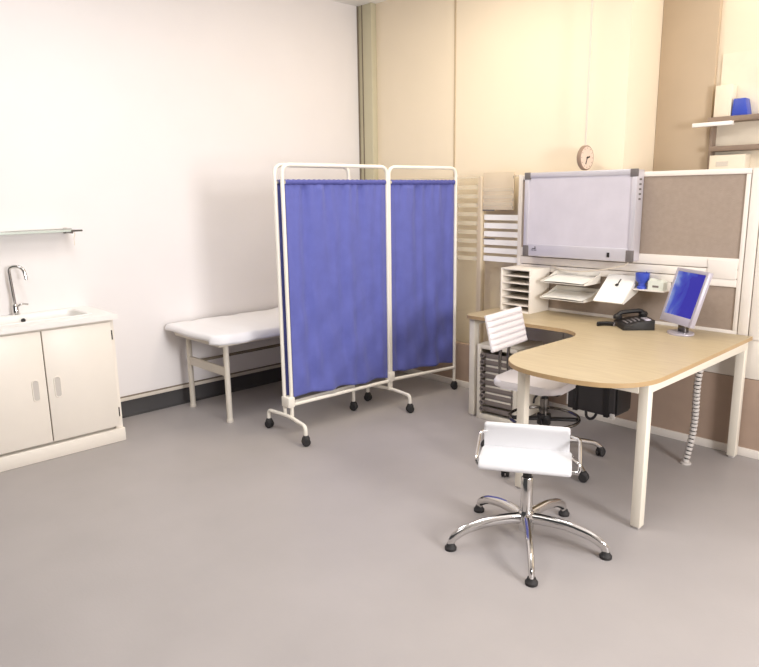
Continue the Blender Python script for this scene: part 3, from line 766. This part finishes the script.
tag(MB().box((-1.945, 4.645, 1.951), (-1.70, 4.681, 1.976), .003).build('strip_light', M['filmb']), 'short white strip light under the upper shelf edge', 'light')
bx = thing('storage_box', 'cream storage box with a grey label below the lower shelf', 'box', (-1.72, 4.74, 1.467))
MB().box((-.118, -.045, 0), (.10, .045, .305), .004).build('carton', M['box'], bx)
MB().box((-.075, -.0465, .235), (.0, -.0448, .265)).build('label_patch', M['label'], bx)
tag(MB().box((-1.838, 4.70, 2.0085), (-1.735, 4.78, 2.2), .004).build('white_carton', M['box']), 'white carton standing on the upper shelf', 'box')
tag(MB().prism([(-1.728, 2.0085), (-1.632, 2.0085), (-1.655, 2.11), (-1.722, 2.11)], -4.78, -4.70, .003, mtx=RXZ).build('blue_bin', M['bluep']), 'blue bin standing on the upper shelf at right', 'bin')

# ------------------------------------------------------------------ ceiling lights
def ceiling_light(x, y, power, col, label, w=1.2, d=.6):
    t = thing('ceiling_light', label, 'light', (x, y, ZC), 0)
    MB().box((-w/2-.03, -d/2-.03, -.03), (w/2+.03, d/2+.03, -.0005), .004).build('housing', M['enamel'], t)
    MB().box((-w/2, -d/2, -.036), (w/2, d/2, -.030)).build('diffuser', M['lamp'], t)
    L = bpy.data.lights.new('ceiling_lamp', 'AREA'); L.shape = 'RECTANGLE'; L.size = w; L.size_y = d; L.energy = power; L.color = col
    o = bpy.data.objects.new('ceiling_lamp', L); COL.objects.link(o); o.parent = t; o.location = (0, 0, -.045)
ceiling_light(-3.1, 1.3, 60, (.97, .98, 1), 'cool white ceiling panel over the floor by the sink')
ceiling_light(-1.3, 1.9, 62, (.98, .98, 1), 'white ceiling panel over the middle of the room')
ceiling_light(-2.9, 3.3, 50, (1, .88, .70), 'warm ceiling panel over the desk')
ceiling_light(-1.2, -.4, 22, (.98, .98, 1), 'white ceiling panel nearest the camera')
ceiling_light(-1.3, 4.5, 10, (1, .9, .74), 'small unseen warm fill panel added to brighten the recess', .6, .3)  # added fill light, brightens the recess and its side wall
L = bpy.data.lights.new('daylight', 'AREA'); L.shape = 'RECTANGLE'; L.size = WY1-WY0-.1; L.size_y = WZ1-WZ0-.1; L.energy = 320; L.color = (1, .985, 1.0)
o = bpy.data.objects.new('window_daylight', L); COL.objects.link(o); o.location = (XR-.02, (WY0+WY1)/2, (WZ0+WZ1)/2)
o.rotation_euler = (0, math.radians(90), 0)

wd = bpy.data.worlds.new('World'); sc.world = wd; wd.use_nodes = True
bg = wd.node_tree.nodes['Background']; bg.inputs['Color'].default_value = (.97, .98, 1, 1); bg.inputs['Strength'].default_value = .2

# ------------------------------------------------------------------ camera
yaw, pit, rol = math.radians(46.65), math.radians(11.907), math.radians(-.8457)
f = Vector((-math.sin(yaw)*math.cos(pit), math.cos(yaw)*math.cos(pit), -math.sin(pit)))
r = Vector((math.cos(yaw), math.sin(yaw), 0)); u = r.cross(f)
r2 = r*math.cos(rol)+u*math.sin(rol); u2 = -r*math.sin(rol)+u*math.cos(rol)
cam = bpy.data.cameras.new('Camera'); cam.sensor_fit = 'HORIZONTAL'; cam.sensor_width = 36; cam.lens = 683/759*36; cam.shift_y = 4.5/759; cam.clip_start = .05
co_ = bpy.data.objects.new('Camera', cam); COL.objects.link(co_)
m = Matrix((r2, u2, -f)).transposed().to_4x4(); m.translation = (0, 0, 1.56); co_.matrix_world = m
sc.camera = co_
sc.view_settings.view_transform = 'Standard'; sc.view_settings.look = 'None'; sc.view_settings.gamma = 1; sc.view_settings.use_curve_mapping = False
sc.view_settings.exposure = -1.42
